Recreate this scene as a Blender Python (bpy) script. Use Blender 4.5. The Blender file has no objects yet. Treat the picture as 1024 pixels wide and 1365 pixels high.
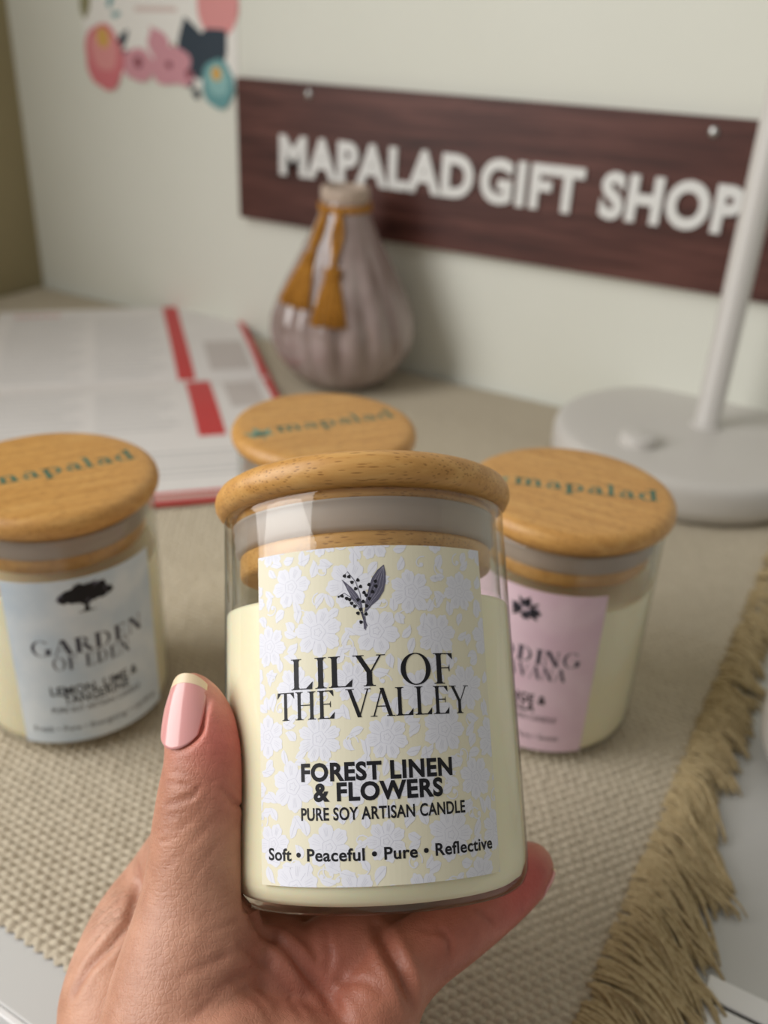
import bpy, bmesh, math, random
import numpy as np
from mathutils import Vector, Matrix
from mathutils.bvhtree import BVHTree
random.seed(7); rng = np.random.default_rng(7)
SC = bpy.context.scene
C = SC.collection
K = 0.001                                   # everything below is written in millimetres
PI = math.pi

# ------------------------------------------------------------------ camera, sky, light, exposure
cam = bpy.data.cameras.new('camera'); cam_o = bpy.data.objects.new('camera', cam); C.objects.link(cam_o)
R_, U_, B_ = (0.86535, 0.49927, 0.04352), (-0.26864, 0.38879, 0.88129), (0.42308, -0.77432, 0.47057)
cam_o.matrix_world = Matrix(((R_[0], U_[0], B_[0], 0), (R_[1], U_[1], B_[1], 0), (R_[2], U_[2], B_[2], .2655), (0, 0, 0, 1)))
cam.sensor_fit = 'VERTICAL'; cam.sensor_height = 36; cam.lens = 36 * 1211 / 1365
cam.clip_start = .005; cam.clip_end = 30
cam.dof.use_dof = True; cam.dof.focus_distance = .203; cam.dof.aperture_fstop = 10.2
SC.camera = cam_o
SC.view_settings.view_transform = 'Standard'; SC.view_settings.look = 'None'
SC.view_settings.gamma = 1; SC.view_settings.exposure = 0.0; SC.view_settings.use_curve_mapping = False

world = bpy.data.worlds.new('room_light'); SC.world = world; world.use_nodes = True
bg = world.node_tree.nodes['Background']; bg.inputs[0].default_value = (1.0, .965, .89, 1); bg.inputs[1].default_value = .27

def area(name, loc, target, sx, sy, power, col):
    l = bpy.data.lights.new(name, 'AREA'); l.shape = 'RECTANGLE'; l.size = sx; l.size_y = sy; l.energy = power; l.color = col
    o = bpy.data.objects.new(name, l); C.objects.link(o); o.location = loc
    o.rotation_euler = (Vector(target) - Vector(loc)).to_track_quat('-Z', 'Y').to_euler()
    return o
area('window_daylight', (-.80, -.42, .66), (.4, -.30, .40), 1.15, 1.05, 21, (1.0, .985, .965))

# ------------------------------------------------------------------ helpers
def lin(c):
    return tuple(((v / 255) / 12.92 if v <= 10 else ((v / 255 + .055) / 1.055) ** 2.4) for v in c)
def mat(name, rgb=(200, 200, 200), rough=.5, spec=.5, sss=0, coat=0, trans=0):
    m = bpy.data.materials.new(name); m.use_nodes = True
    p = m.node_tree.nodes['Principled BSDF']
    p.inputs['Base Color'].default_value = (*lin(rgb), 1); p.inputs['Roughness'].default_value = rough
    p.inputs['Specular IOR Level'].default_value = spec
    if sss:
        p.inputs['Subsurface Weight'].default_value = sss; p.inputs['Subsurface Radius'].default_value = (1, .5, .3)
        p.inputs['Subsurface Scale'].default_value = .004
    if coat: p.inputs['Coat Weight'].default_value = coat
    return m
class NT:
    def __init__(s, m): s.t = m.node_tree; s.p = s.t.nodes.get('Principled BSDF')
    def n(s, typ, **kw):
        x = s.t.nodes.new(typ)
        for k, v in kw.items():
            if k.startswith('i_'):
                key = k[2:]; key = int(key) if key.isdigit() else key.replace('_', ' ')
                x.inputs[key].default_value = v
            else: setattr(x, k, v)
        return x
    def l(s, a, ao, b, bi): s.t.links.new(a.outputs[ao], b.inputs[bi])
    def coords(s, scale=(1, 1, 1), rot=(0, 0, 0)):
        tc = s.n('ShaderNodeTexCoord'); mp = s.n('ShaderNodeMapping')
        mp.inputs['Scale'].default_value = scale; mp.inputs['Rotation'].default_value = rot
        s.l(tc, 'Object', mp, 0); return mp
    def ramp(s, src, out, stops):
        r = s.n('ShaderNodeValToRGB'); e = r.color_ramp.elements
        while len(e) < len(stops): e.new(.5)
        for el, (p, c) in zip(e, stops): el.position = p; el.color = (*c, 1) if len(c) == 3 else c
        s.l(src, out, r, 0); return r
    def bump(s, src, out, strength, dist, prev=None):
        b = s.n('ShaderNodeBump'); b.inputs['Strength'].default_value = strength; b.inputs['Distance'].default_value = dist
        s.l(src, out, b, 'Height')
        if prev: s.l(prev, 0, b, 'Normal')
        return b
    def mix(s, f, fo, a, ao, b, bo, mode='MIX', fac=1):
        m = s.n('ShaderNodeMix'); m.data_type = 'RGBA'; m.blend_type = mode
        if f: s.l(f, fo, m, 0)
        else: m.inputs[0].default_value = fac
        for src, o, i in ((a, ao, 6), (b, bo, 7)):
            if isinstance(src, tuple): m.inputs[i].default_value = (*src, 1)
            else: s.l(src, o, m, i)
        return m

def link(name, me, mt=None, parent=None):
    o = bpy.data.objects.new(name, me); C.objects.link(o)
    if mt: me.materials.append(mt)
    if parent: o.parent = parent
    return o
def mesh(name, V, F, mt=None, parent=None, smooth=True, scale=K):
    me = bpy.data.meshes.new(name)
    me.from_pydata([tuple(c * scale for c in v) for v in V], [], F); me.update()
    if smooth: me.shade_smooth()
    return link(name, me, mt, parent)
def tag(o, label=None, cat=None, group=None, kind=None):
    if label: o['label'] = label
    if cat: o['category'] = cat
    if group: o['group'] = group
    if kind: o['kind'] = kind
    return o
def empty(name, M=None, loc=None):
    o = bpy.data.objects.new(name, None); C.objects.link(o); o.empty_display_size = .02
    if M is not None: o.matrix_world = M
    if loc: o.location = [c * K for c in loc]
    return o
def lathe(name, prof, mt, parent, n=96, c=(0, 0, 0), smooth=True, rfun=None):
    V, F = [], []
    for r, z in prof:
        for i in range(n):
            a = 2 * PI * i / n; rr = r * (rfun(a, z) if rfun else 1)
            V.append((c[0] + rr * math.cos(a), c[1] + rr * math.sin(a), c[2] + z))
    for j in range(len(prof) - 1):
        for i in range(n):
            k = (i + 1) % n
            F.append((j * n + i, j * n + k, (j + 1) * n + k, (j + 1) * n + i))
    return mesh(name, V, F, mt, parent, smooth)
def box(V, F, x0, x1, y0, y1, z0, z1):
    b = len(V)
    V += [(x0, y0, z0), (x1, y0, z0), (x1, y1, z0), (x0, y1, z0), (x0, y0, z1), (x1, y0, z1), (x1, y1, z1), (x0, y1, z1)]
    F += [tuple(b + i for i in q) for q in ((0, 3, 2, 1), (4, 5, 6, 7), (0, 1, 5, 4), (1, 2, 6, 5), (2, 3, 7, 6), (3, 0, 4, 7))]
def bevel(o, w, seg=2):
    m = o.modifiers.new('bevel', 'BEVEL'); m.width = w * K; m.segments = seg; m.limit_method = 'ANGLE'
    return o
def tube(V, F, P, rad, n=6, cap=True):
    P = [Vector(p) for p in P]; b = len(V); N = len(P)
    for i, p in enumerate(P):
        t = (P[min(i + 1, N - 1)] - P[max(i - 1, 0)]).normalized()
        a = t.orthogonal().normalized() if i == 0 else (a - t * a.dot(t)).normalized()
        q = t.cross(a); r = rad[i] if hasattr(rad, '__len__') else rad
        for k in range(n):
            th = 2 * PI * k / n; V.append(tuple(p + a * (r * math.cos(th)) + q * (r * math.sin(th))))
    for i in range(N - 1):
        for k in range(n):
            k2 = (k + 1) % n
            F.append((b + i * n + k, b + i * n + k2, b + (i + 1) * n + k2, b + (i + 1) * n + k))
    if cap: F.append(tuple(b + k for k in range(n))[::-1]); F.append(tuple(b + (N - 1) * n + k for k in range(n)))

# ------------------------------------------------------------------ flat shapes: lettering and print
# built-in sans
_fc = {}
def sans(body, bold=0.0):
    if (body, bold) in _fc: return _fc[(body, bold)]
    c = bpy.data.curves.new('t', 'FONT'); c.body = body; c.offset = bold; c.space_character = 1.0 + 2.2 * bold; c.resolution_u = 4; c.fill_mode = 'FRONT'
    o = bpy.data.objects.new('t', c); C.objects.link(o); bpy.context.view_layer.update()
    me = bpy.data.meshes.new_from_object(o.evaluated_get(bpy.context.evaluated_depsgraph_get()))
    V = [(v.co.x, v.co.y) for v in me.vertices]; F = [tuple(p.vertices) for p in me.polygons]
    bpy.data.objects.remove(o); bpy.data.curves.remove(c); bpy.data.meshes.remove(me)
    _fc[(body, bold)] = (V, F); return V, F
# own serif: every glyph is a set of convex pieces, cap height 1
def serif_glyph(ch, B=.13, T=.035):
    P = []
    def q(*p): P.append(list(p))
    def st(x, y0=0., y1=1., w=B, s0=True, s1=True):
        q((x, y0), (x + w, y0), (x + w, y1), (x, y1))
        for s, y, d in ((s0, y0, 1), (s1, y1, -1)):
            if s:
                e = .085 if w > .06 else .075
                q((x - e, y), (x + w + e, y), (x + w + e, y + d * T * .8), (x - e, y + d * T * .8))
                q((x - e * .35, y + d * T * .8), (x, y + d * T * .8), (x, y + d * (T + .05)))
                q((x + w, y + d * T * .8), (x + w + e * .35, y + d * T * .8), (x + w, y + d * (T + .05)))
    def hb(x0, x1, y, t=T): q((x0, y), (x1, y), (x1, y + t), (x0, y + t))
    def dg(x0, y0, x1, y1, w): q((x0, y0), (x0 + w, y0), (x1 + w, y1), (x1, y1))
    def arc(cx, cy, rx, ry, a0, a1, tx=B, ty=T, n=20):
        for i in range(n):
            a, b = a0 + (a1 - a0) * i / n, a0 + (a1 - a0) * (i + 1) / n
            q((cx + rx * math.cos(a), cy + ry * math.sin(a)), (cx + rx * math.cos(b), cy + ry * math.sin(b)),
              (cx + (rx - tx) * math.cos(b), cy + (ry - ty) * math.sin(b)), (cx + (rx - tx) * math.cos(a), cy + (ry - ty) * math.sin(a)))
    def tri(*p): q(*p)
    H = PI / 2; W = .6
    if ch == 'I': st(.1); W = .34
    elif ch == 'L': st(.1); hb(.15, .62, 0); tri((.45, T), (.62, T), (.64, .25)); W = .66
    elif ch in 'EF':
        st(.1); hb(.2, .58, 1 - T); tri((.44, 1 - T), (.58, 1 - T), (.59, .78)); hb(.2, .47, .5); q((.47, .4), (.49, .4), (.49, .64), (.45, .52)); W = .64
        if ch == 'E': hb(.15, .61, 0); tri((.45, T), (.61, T), (.63, .24)); W = .67
        P[4:4] = []
    elif ch == 'H': st(.1); st(.58); hb(.2, .6, .5); W = .82
    elif ch == 'T':
        st(.3, s1=False); hb(.02, .71, 1 - T); tri((.02, 1 - T), (.16, 1 - T), (.0, .77)); tri((.57, 1 - T), (.71, 1 - T), (.73, .77)); W = .73
    elif ch == 'Y':
        st(.31, 0, .46, s1=False); dg(.31, .44, .03, 1, B); dg(.39, .44, .66, 1, .045); hb(-.04, .25, 1 - T * .8, T * .8); hb(.57, .8, 1 - T * .8, T * .8); W = .76
    elif ch == 'V':
        dg(.36, 0, .03, 1, B + .01); dg(.4, 0, .71, 1, .045); hb(-.04, .26, 1 - T * .8, T * .8); hb(.62, .84, 1 - T * .8, T * .8); W = .8
    elif ch == 'W':
        dg(.27, 0, .03, 1, B); dg(.34, 0, .52, 1, .045); dg(.68, 0, .46, 1, B); dg(.73, 0, .98, 1, .045); hb(-.04, .24, 1 - T * .8, T * .8); hb(.38, .62, 1 - T * .8, T * .8); hb(.9, 1.1, 1 - T * .8, T * .8); W = 1.08
    elif ch == 'A':
        dg(.06, 0, .36, 1, .045); dg(.6, 0, .31, 1, B + .01); hb(.2, .6, .34); hb(-.03, .2, 0, T * .8); hb(.53, .82, 0, T * .8); W = .8
    elif ch == 'O': arc(.45, .5, .41, .52, 0, 2 * PI, .135, .035, 40); W = .9
    elif ch == 'D': st(.1); arc(.32, .5, .44, .5, -H, H, .135, T, 26); hb(.1, .34, 0); hb(.1, .34, 1 - T); W = .84
    elif ch == 'R':
        st(.1); arc(.34, .75, .26, .25, -H, H, .12, T, 20); hb(.1, .36, .5); hb(.1, .36, 1 - T); dg(.62, 0, .34, .52, B); hb(.6, .82, 0, T * .8); W = .78
    elif ch == 'N': st(.1, w=.045, s0=True); st(.66, w=.045, s0=False); dg(.58, 0, .09, 1, B + .01); W = .84
    elif ch == 'G': arc(.45, .5, .41, .52, .75, 5.6, .135, .035, 34); st(.64, .06, .45, s0=False); W = .88
    elif ch == 'C': arc(.45, .5, .41, .52, .8, 5.5, .135, .035, 34); W = .8
    # lower-case letters of the lids, x height about .64
    elif ch == 'm':
        st(.1, 0, .64, .14); arc(.34, .42, .22, .22, 0, PI * .8, .14, .07, 12); st(.42, 0, .43, .14, s1=False); arc(.66, .42, .22, .22, 0, PI * .8, .14, .07, 12); st(.74, 0, .43, .14, s1=False); W = 1.0
    elif ch == 'a':
        arc(.3, .42, .2, .23, 0, PI * .85, .13, .07, 14); st(.37, .04, .43, .13, s0=False, s1=False); arc(.28, .19, .22, .2, PI * .3, PI * 1.85, .13, .06, 18); hb(.38, .6, 0, .07); W = .62
    elif ch in 'pd':
        if ch == 'p': st(.1, -.32, .62, .14); arc(.36, .31, .27, .33, -PI * .8, PI * .8, .14, .06, 24); W = .7
        else: arc(.32, .31, .27, .33, PI * .2, PI * 1.8, .14, .06, 24); st(.44, 0, 1., .14, s0=False); hb(.5, .68, 0, .06); hb(.3, .45, .94, .05); W = .7
    elif ch == 'l': st(.1, 0, 1., .14, s1=False); hb(.0, .12, .94, .05); W = .36
    elif ch == ' ': W = .33
    return P, W
def serif(body, track=0.0, B=.13, T=.035):
    V, F, x = [], [], 0
    for ch in body:
        P, W = serif_glyph(ch, B, T)
        for p in P:
            b = len(V); V += [(a + x, c) for a, c in p]; F.append(tuple(range(b, b + len(p))))
        x += W + track
    return V, F
def fit(VF, x0, x1, y0, cap, capu):
    """scale flat shapes to span x0..x1 with the baseline at y0"""
    V, F = VF; a = min(v[0] for v in V); b = max(v[0] for v in V); k = (x1 - x0) / (b - a)
    return [(x0 + (v[0] - a) * k, y0 + v[1] * cap / capu) for v in V], F
def merge(*L):
    V, F = [], []
    for v, f in L:
        b = len(V); V += v; F += [tuple(b + i for i in q) for q in f]
    return V, F
def flat(name, VF, mt, parent, wrap=None, z=0., step=1.2, clip=None, loc=None):
    """flat print; wrap = radius: bent round a cylinder of that radius, else laid on a plane at height z"""
    V, F = VF
    if not F: return None
    me = bpy.data.meshes.new(name)
    me.from_pydata([(a, b, 0) for a, b in V], [], F); bm = bmesh.new(); bm.from_mesh(me)
    if clip:
        for co, no in (((clip[0], 0, 0), (-1, 0, 0)), ((clip[1], 0, 0), (1, 0, 0)), ((0, clip[2], 0), (0, -1, 0)), ((0, clip[3], 0), (0, 1, 0))):
            bmesh.ops.bisect_plane(bm, geom=bm.verts[:] + bm.edges[:] + bm.faces[:], plane_co=co, plane_no=no, clear_outer=True)
    if wrap:
        xs = [v.co.x for v in bm.verts]; x = math.floor(min(xs)) + .5
        while x < max(xs):
            bmesh.ops.bisect_plane(bm, geom=bm.verts[:] + bm.edges[:] + bm.faces[:], plane_co=(x, 0, 0), plane_no=(1, 0, 0)); x += step
        for v in bm.verts:
            s, t = v.co.x, v.co.y; v.co = (wrap * math.sin(s / wrap), -wrap * math.cos(s / wrap), t)
    else:
        for v in bm.verts: v.co.z = z
    bmesh.ops.recalc_face_normals(bm, faces=bm.faces[:])
    for v in bm.verts: v.co *= K
    bm.to_mesh(me); bm.free(); me.update()
    return link(name, me, mt, parent)
def fan(cx, cy, rf, n=40, rot=0):
    V = [(cx, cy)] + [(cx + rf(2 * PI * i / n) * math.cos(2 * PI * i / n + rot), cy + rf(2 * PI * i / n) * math.sin(2 * PI * i / n + rot)) for i in range(n)]
    return V, [(0, i + 1, (i + 1) % n + 1) for i in range(n)]
def ribbon(pts, w):
    V, F = [], []
    n = len(pts)
    for i, (x, y) in enumerate(pts):
        x0, y0 = pts[max(i - 1, 0)]; x1, y1 = pts[min(i + 1, n - 1)]
        l = math.hypot(x1 - x0, y1 - y0) or 1; nx, ny = -(y1 - y0) / l, (x1 - x0) / l
        ww = (w(i / (n - 1)) if callable(w) else w) / 2
        V += [(x + nx * ww, y + ny * ww), (x - nx * ww, y - ny * ww)]
        if i: F.append((2 * i - 2, 2 * i - 1, 2 * i + 1, 2 * i))
    return V, F
def leafshape(x, y, L, W, ang, n=12, bend=0.0):
    pts = []
    for i in range(n + 1):
        t = i / n; a = ang + bend * (t - .5)
        pts.append((x + L * t * math.cos(a), y + L * t * math.sin(a)))
    return ribbon(pts, lambda t: max(.02, W * math.sin(PI * min(1, t ** .8)) ))

# ------------------------------------------------------------------ materials
def m_bamboo():
    m = mat('bamboo', (205, 158, 92), .42); t = NT(m)
    c = t.coords((28, 330, 330)); n1 = t.n('ShaderNodeTexNoise', i_Scale=1.0, i_Detail=4.0, i_Roughness=.6); t.l(c, 0, n1, 0)
    r1 = t.ramp(n1, 0, [(.3, lin((190, 138, 72))), (.5, lin((204, 152, 84))), (.72, lin((216, 168, 100)))])
    c2 = t.coords((190, 1450, 1450)); v = t.n('ShaderNodeTexVoronoi', i_Scale=1.0, i_Randomness=1.0); t.l(c2, 0, v, 0)
    r2 = t.ramp(v, 0, [(.0, (.42, .36, .28)), (.22, (.62, .55, .46)), (.34, (1, 1, 1))])
    n3 = t.n('ShaderNodeTexNoise', i_Scale=9.0, i_Detail=1.0); t.l(t.coords((18, 18, 18)), 0, n3, 0)
    mx = t.mix(None, 0, r1, 0, r2, 0, 'MULTIPLY', .85)
    t.l(mx, 2, t.p, 'Base Color')
    b = t.bump(v, 0, .15, .0002); t.l(b, 0, t.p, 'Normal'); return m
def m_glass():
    m = bpy.data.materials.new('thin_glass'); m.use_nodes = True; T = m.node_tree; T.nodes.remove(T.nodes['Principled BSDF'])
    t = NT(m); out = T.nodes['Material Output']
    tr = t.n('ShaderNodeBsdfTransparent'); gl = t.n('ShaderNodeBsdfGlossy'); gl.inputs['Roughness'].default_value = .01
    lw = t.n('ShaderNodeLayerWeight', i_Blend=.5)
    r = t.ramp(lw, 'Facing', [(0, (.985, .99, .985)), (.72, (.95, .96, .95)), (.93, (.74, .76, .74)), (1, (.5, .52, .5))]); t.l(r, 0, tr, 0)
    pw = t.n('ShaderNodeMath', operation='POWER'); pw.inputs[1].default_value = 5.0; t.l(lw, 'Facing', pw, 0)
    fr = t.n('ShaderNodeMath', operation='MULTIPLY_ADD'); fr.inputs[1].default_value = .9; fr.inputs[2].default_value = .045; t.l(pw, 0, fr, 0); mx = t.n('ShaderNodeMixShader'); t.l(fr, 0, mx, 0); t.l(tr, 0, mx, 1); t.l(gl, 0, mx, 2)
    t.l(mx, 0, out, 0); return m
def m_seal():
    m = bpy.data.materials.new('frosted_silicone'); m.use_nodes = True; t = NT(m)
    t.p.inputs['Base Color'].default_value = (*lin((214, 206, 200)), 1); t.p.inputs['Roughness'].default_value = .35
    tl = t.n('ShaderNodeBsdfTranslucent'); tl.inputs[0].default_value = (*lin((220, 212, 206)), 1)
    tr = t.n('ShaderNodeBsdfTransparent'); tr.inputs[0].default_value = (.92, .91, .9, 1)
    a = t.n('ShaderNodeMixShader'); a.inputs[0].default_value = .35; t.l(t.p, 0, a, 1); t.l(tl, 0, a, 2)
    b = t.n('ShaderNodeMixShader'); b.inputs[0].default_value = .28; t.l(a, 0, b, 1); t.l(tr, 0, b, 2)
    t.l(b, 0, m.node_tree.nodes['Material Output'], 0); return m
def m_noise(name, c1, c2, scale, rough=.6, bump=0, bscale=None, spec=.5, stretch=(1, 1, 1)):
    m = mat(name, c1, rough, spec); t = NT(m); c = t.coords(stretch)
    n = t.n('ShaderNodeTexNoise', i_Scale=scale, i_Detail=4.0); t.l(c, 0, n, 0)
    r = t.ramp(n, 0, [(.3, lin(c1)), (.7, lin(c2))]); t.l(r, 0, t.p, 'Base Color')
    if bump:
        n2 = t.n('ShaderNodeTexNoise', i_Scale=bscale or scale * 4, i_Detail=3.0); t.l(c, 0, n2, 0)
        t.l(t.bump(n2, 0, .5, bump), 0, t.p, 'Normal')
    return m
BAMBOO = m_bamboo(); GLASS = m_glass(); SEAL = m_seal()
WAX = mat('cream_soy_wax', (245, 236, 204), .35, sss=.35)
INK = mat('black_ink', (24, 24, 30), .5, .3)
GREYINK = mat('grey_ink', (92, 90, 108), .5, .3)
SLATE = mat('slate_ink', (62, 62, 76), .5, .3)
PALEINK = mat('pale_grey_ink', (150, 148, 165), .5, .3)

# ------------------------------------------------------------------ the setting
WALL = m_noise('pale_green_wall_paint', (236, 237, 226), (240, 241, 231), 6, .7, .0002, 300, .3)
def struct(name, boxes, mt, label=None):
    V, F = [], []
    for b in boxes: box(V, F, *b)
    o = mesh(name, V, F, mt, None, False); o['kind'] = 'structure'
    if label: o['label'] = label
    return o
struct('wall_back', [(-900, 1400, 677, 760, -750, 1900)], WALL, 'pale green painted wall behind the desk')
struct('wall_left', [(-900, -805, 40, 676.9, -750, 1900), (-900, -805, -1100, 40, -750, 180), (-900, -805, -1100, 40, 1270, 1900), (-900, -805, -1700, -1100, -750, 1900)], m_noise('wall_painted_shade', (158, 146, 112), (166, 154, 120), 6, .7, .0002, 300, .3), 'wall at the left beside the desk, shade painted into its tan colour')  # left wall's tan colour stands in for the shade in the corner
struct('floor', [(-900, 1400, -1700, 760, -760, -750)], m_noise('pale_floor', (225, 226, 226), (232, 233, 233), 3, .35), 'pale floor below the desk')

# desk
desk = empty('desk', loc=(0, 0, 0)); tag(desk, 'white desk running along the wall under the woven runner', 'desk')
DESK = mat('white_desk_laminate', (205, 205, 203), .45)
EDGE = mat('white_edge_band', (240, 240, 240), .3)
V, F = [], []; box(V, F, -803, 620, 97, 675, -24, 0); bevel(mesh('desk_top', V, F, DESK, desk, False), .6)
V, F = [], []; box(V, F, -803, 620, 94.6, 96.9, -24, -.3); bevel(mesh('edge_band', V, F, EDGE, desk, False), .5)
for x, y in ((-780, 120), (580, 120), (-780, 630), (580, 630)):
    V, F = [], []; box(V, F, x - 20, x + 20, y - 20, y + 20, -750, -24); mesh('leg', V, F, EDGE, desk, False)

# ------------------------------------------------------------------ woven runner
runner = empty('table_runner', loc=(0, 0, 0)); tag(runner, 'beige woven runner with a fringed right end covering the desk', 'table runner')
YARN = m_noise('beige_cotton_yarn', (186, 174, 153), (208, 198, 178), 900, .9, .0002, 2500, .15)
def runner_z(x, y):
    return 2.2 + .5 * np.sin(x / 31 + 1.3 * np.sin(y / 47)) * np.cos(y / 39 + .7) 
def weave(name, x0, x1, y0, y1, nx, ny, PX=4.2, PY=3.0):
    cx, cy = int(round((x1 - x0) / PX * 1)), int(round((y1 - y0) / PY))
    X = x0 + np.arange(cx * nx + 1) * PX / nx; Y = y0 + np.arange(cy * ny + 1) * PY / ny
    gx, gy = np.meshgrid(X, Y)
    j = np.floor((gy - 116) / PY + 1e-6); fy = (gy - 116) / PY - j
    wob = .5 * (((np.sin(j * 12.9898) * 43758.5453) % 1) - .5)
    fx = ((gx + 1000) / PX + .5 * (j % 2) + wob * .4) % 1
    u = np.clip(1 - (2 * (fx - .5)) ** 2 * 1.0, 0, 1); v = np.clip(1 - (2 * (fy - .5)) ** 2, 0, 1)
    ci = np.floor((gx + 1000) / PX + .5 * (j % 2) + wob * .4); amp = .66 + .42 * ((np.sin(ci * 78.233 + j * 37.719) * 43758.5453) % 1)
    gz = runner_z(gx, gy) - .8 + 2.0 * amp * (u * v) ** .85 
    edge = (Y[:, None] < 118) ; gz = np.where(edge, gz * .7, gz)
    gy2 = gy + .8 * np.sin(gx / 23) + .12 * (fx - .5) * PY + np.where(gy < 117, .9 * np.sin(gx * 1.43) - .4, 0)
    gx2 = gx + .5 * np.sin(gy / 19)
    V = np.stack([gx2, gy2, gz], -1).reshape(-1, 3) * K
    w = gx.shape[1]; h = gx.shape[0]
    idx = (np.arange(h - 1)[:, None] * w + np.arange(w - 1)[None, :]).reshape(-1)
    Fq = np.stack([idx, idx + 1, idx + 1 + w, idx + w], 1)
    me = bpy.data.meshes.new(name); me.vertices.add(len(V)); me.vertices.foreach_set('co', V.ravel())
    me.loops.add(Fq.size); me.loops.foreach_set('vertex_index', Fq.ravel().astype(np.int32))
    me.polygons.add(len(Fq)); me.polygons.foreach_set('loop_start', np.arange(0, Fq.size, 4, dtype=np.int32))
    me.update(calc_edges=True); me.shade_smooth()
    o = link(name, me, YARN, runner); o['kind'] = 'stuff'; return o
PX, PY = 4.2, 3.0
nY = 97; ysplit = 116 + nY * PY
xs0 = -22 - 96 * PX
weave('woven_yarn', xs0, -22, 116, ysplit, 6, 5)
weave('woven_yarn', xs0 - 89 * PX, xs0, 116, ysplit, 3, 3)
weave('woven_yarn', xs0 - 89 * PX, -22, ysplit, ysplit + 87 * PY, 3, 3)
V, F = [], []
y = 118.0
while y < 655:
    hero = y < 390; n = 12 if hero else 7
    cw = random.uniform(5, 9); L0 = random.uniform(24, 36) if y < 285 else random.uniform(15, 20); sw0 = random.uniform(14, 30) if y < 300 else random.uniform(2, 14); h0 = random.uniform(1, 5); ph0 = random.uniform(0, 6)
    for k in range(15 if hero else 7):
        yy = y + random.uniform(0, cw); L = L0 * random.uniform(.75, 1.1); sw = sw0 + random.uniform(-3, 3) + (yy - y - cw / 2) * .7
        hh = h0 + random.uniform(-.8, 2.0); ph = random.uniform(0, 6); x0 = -23 + random.uniform(-2.5, 2); P = []
        for i in range(n + 1):
            t = i / n; z = 2.6 + hh * math.sin(PI * min(1, t * 1.1)) * (1 - .4 * t) + .4 * math.sin(ph + 7 * t)
            P.append((x0 + L * t + 1.0 * math.sin(ph + 5 * t) * t, yy - sw * t ** 1.6 + 1.3 * math.sin(ph + 6 * t) * t + 1.5 * math.sin(ph0 + 4 * t) * t, max(.8, z * (1 if t < .95 else .6))))
        r = random.uniform(.5, .8)
        tube(V, F, P, [r * (1 + .22 * math.sin(i * 2.4 + ph)) * (1 if i < n else .5) for i in range(n + 1)], 5)
    y += cw * .8
FRINGE = m_noise('fringe_cotton', (178, 158, 120), (204, 186, 148), 700, .9, .0002, 2500, .15)
o = mesh('fringe', V, F, FRINGE, runner); o['kind'] = 'stuff'; o['label'] = 'loose cotton fringe of twisted yarn ends'

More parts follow.
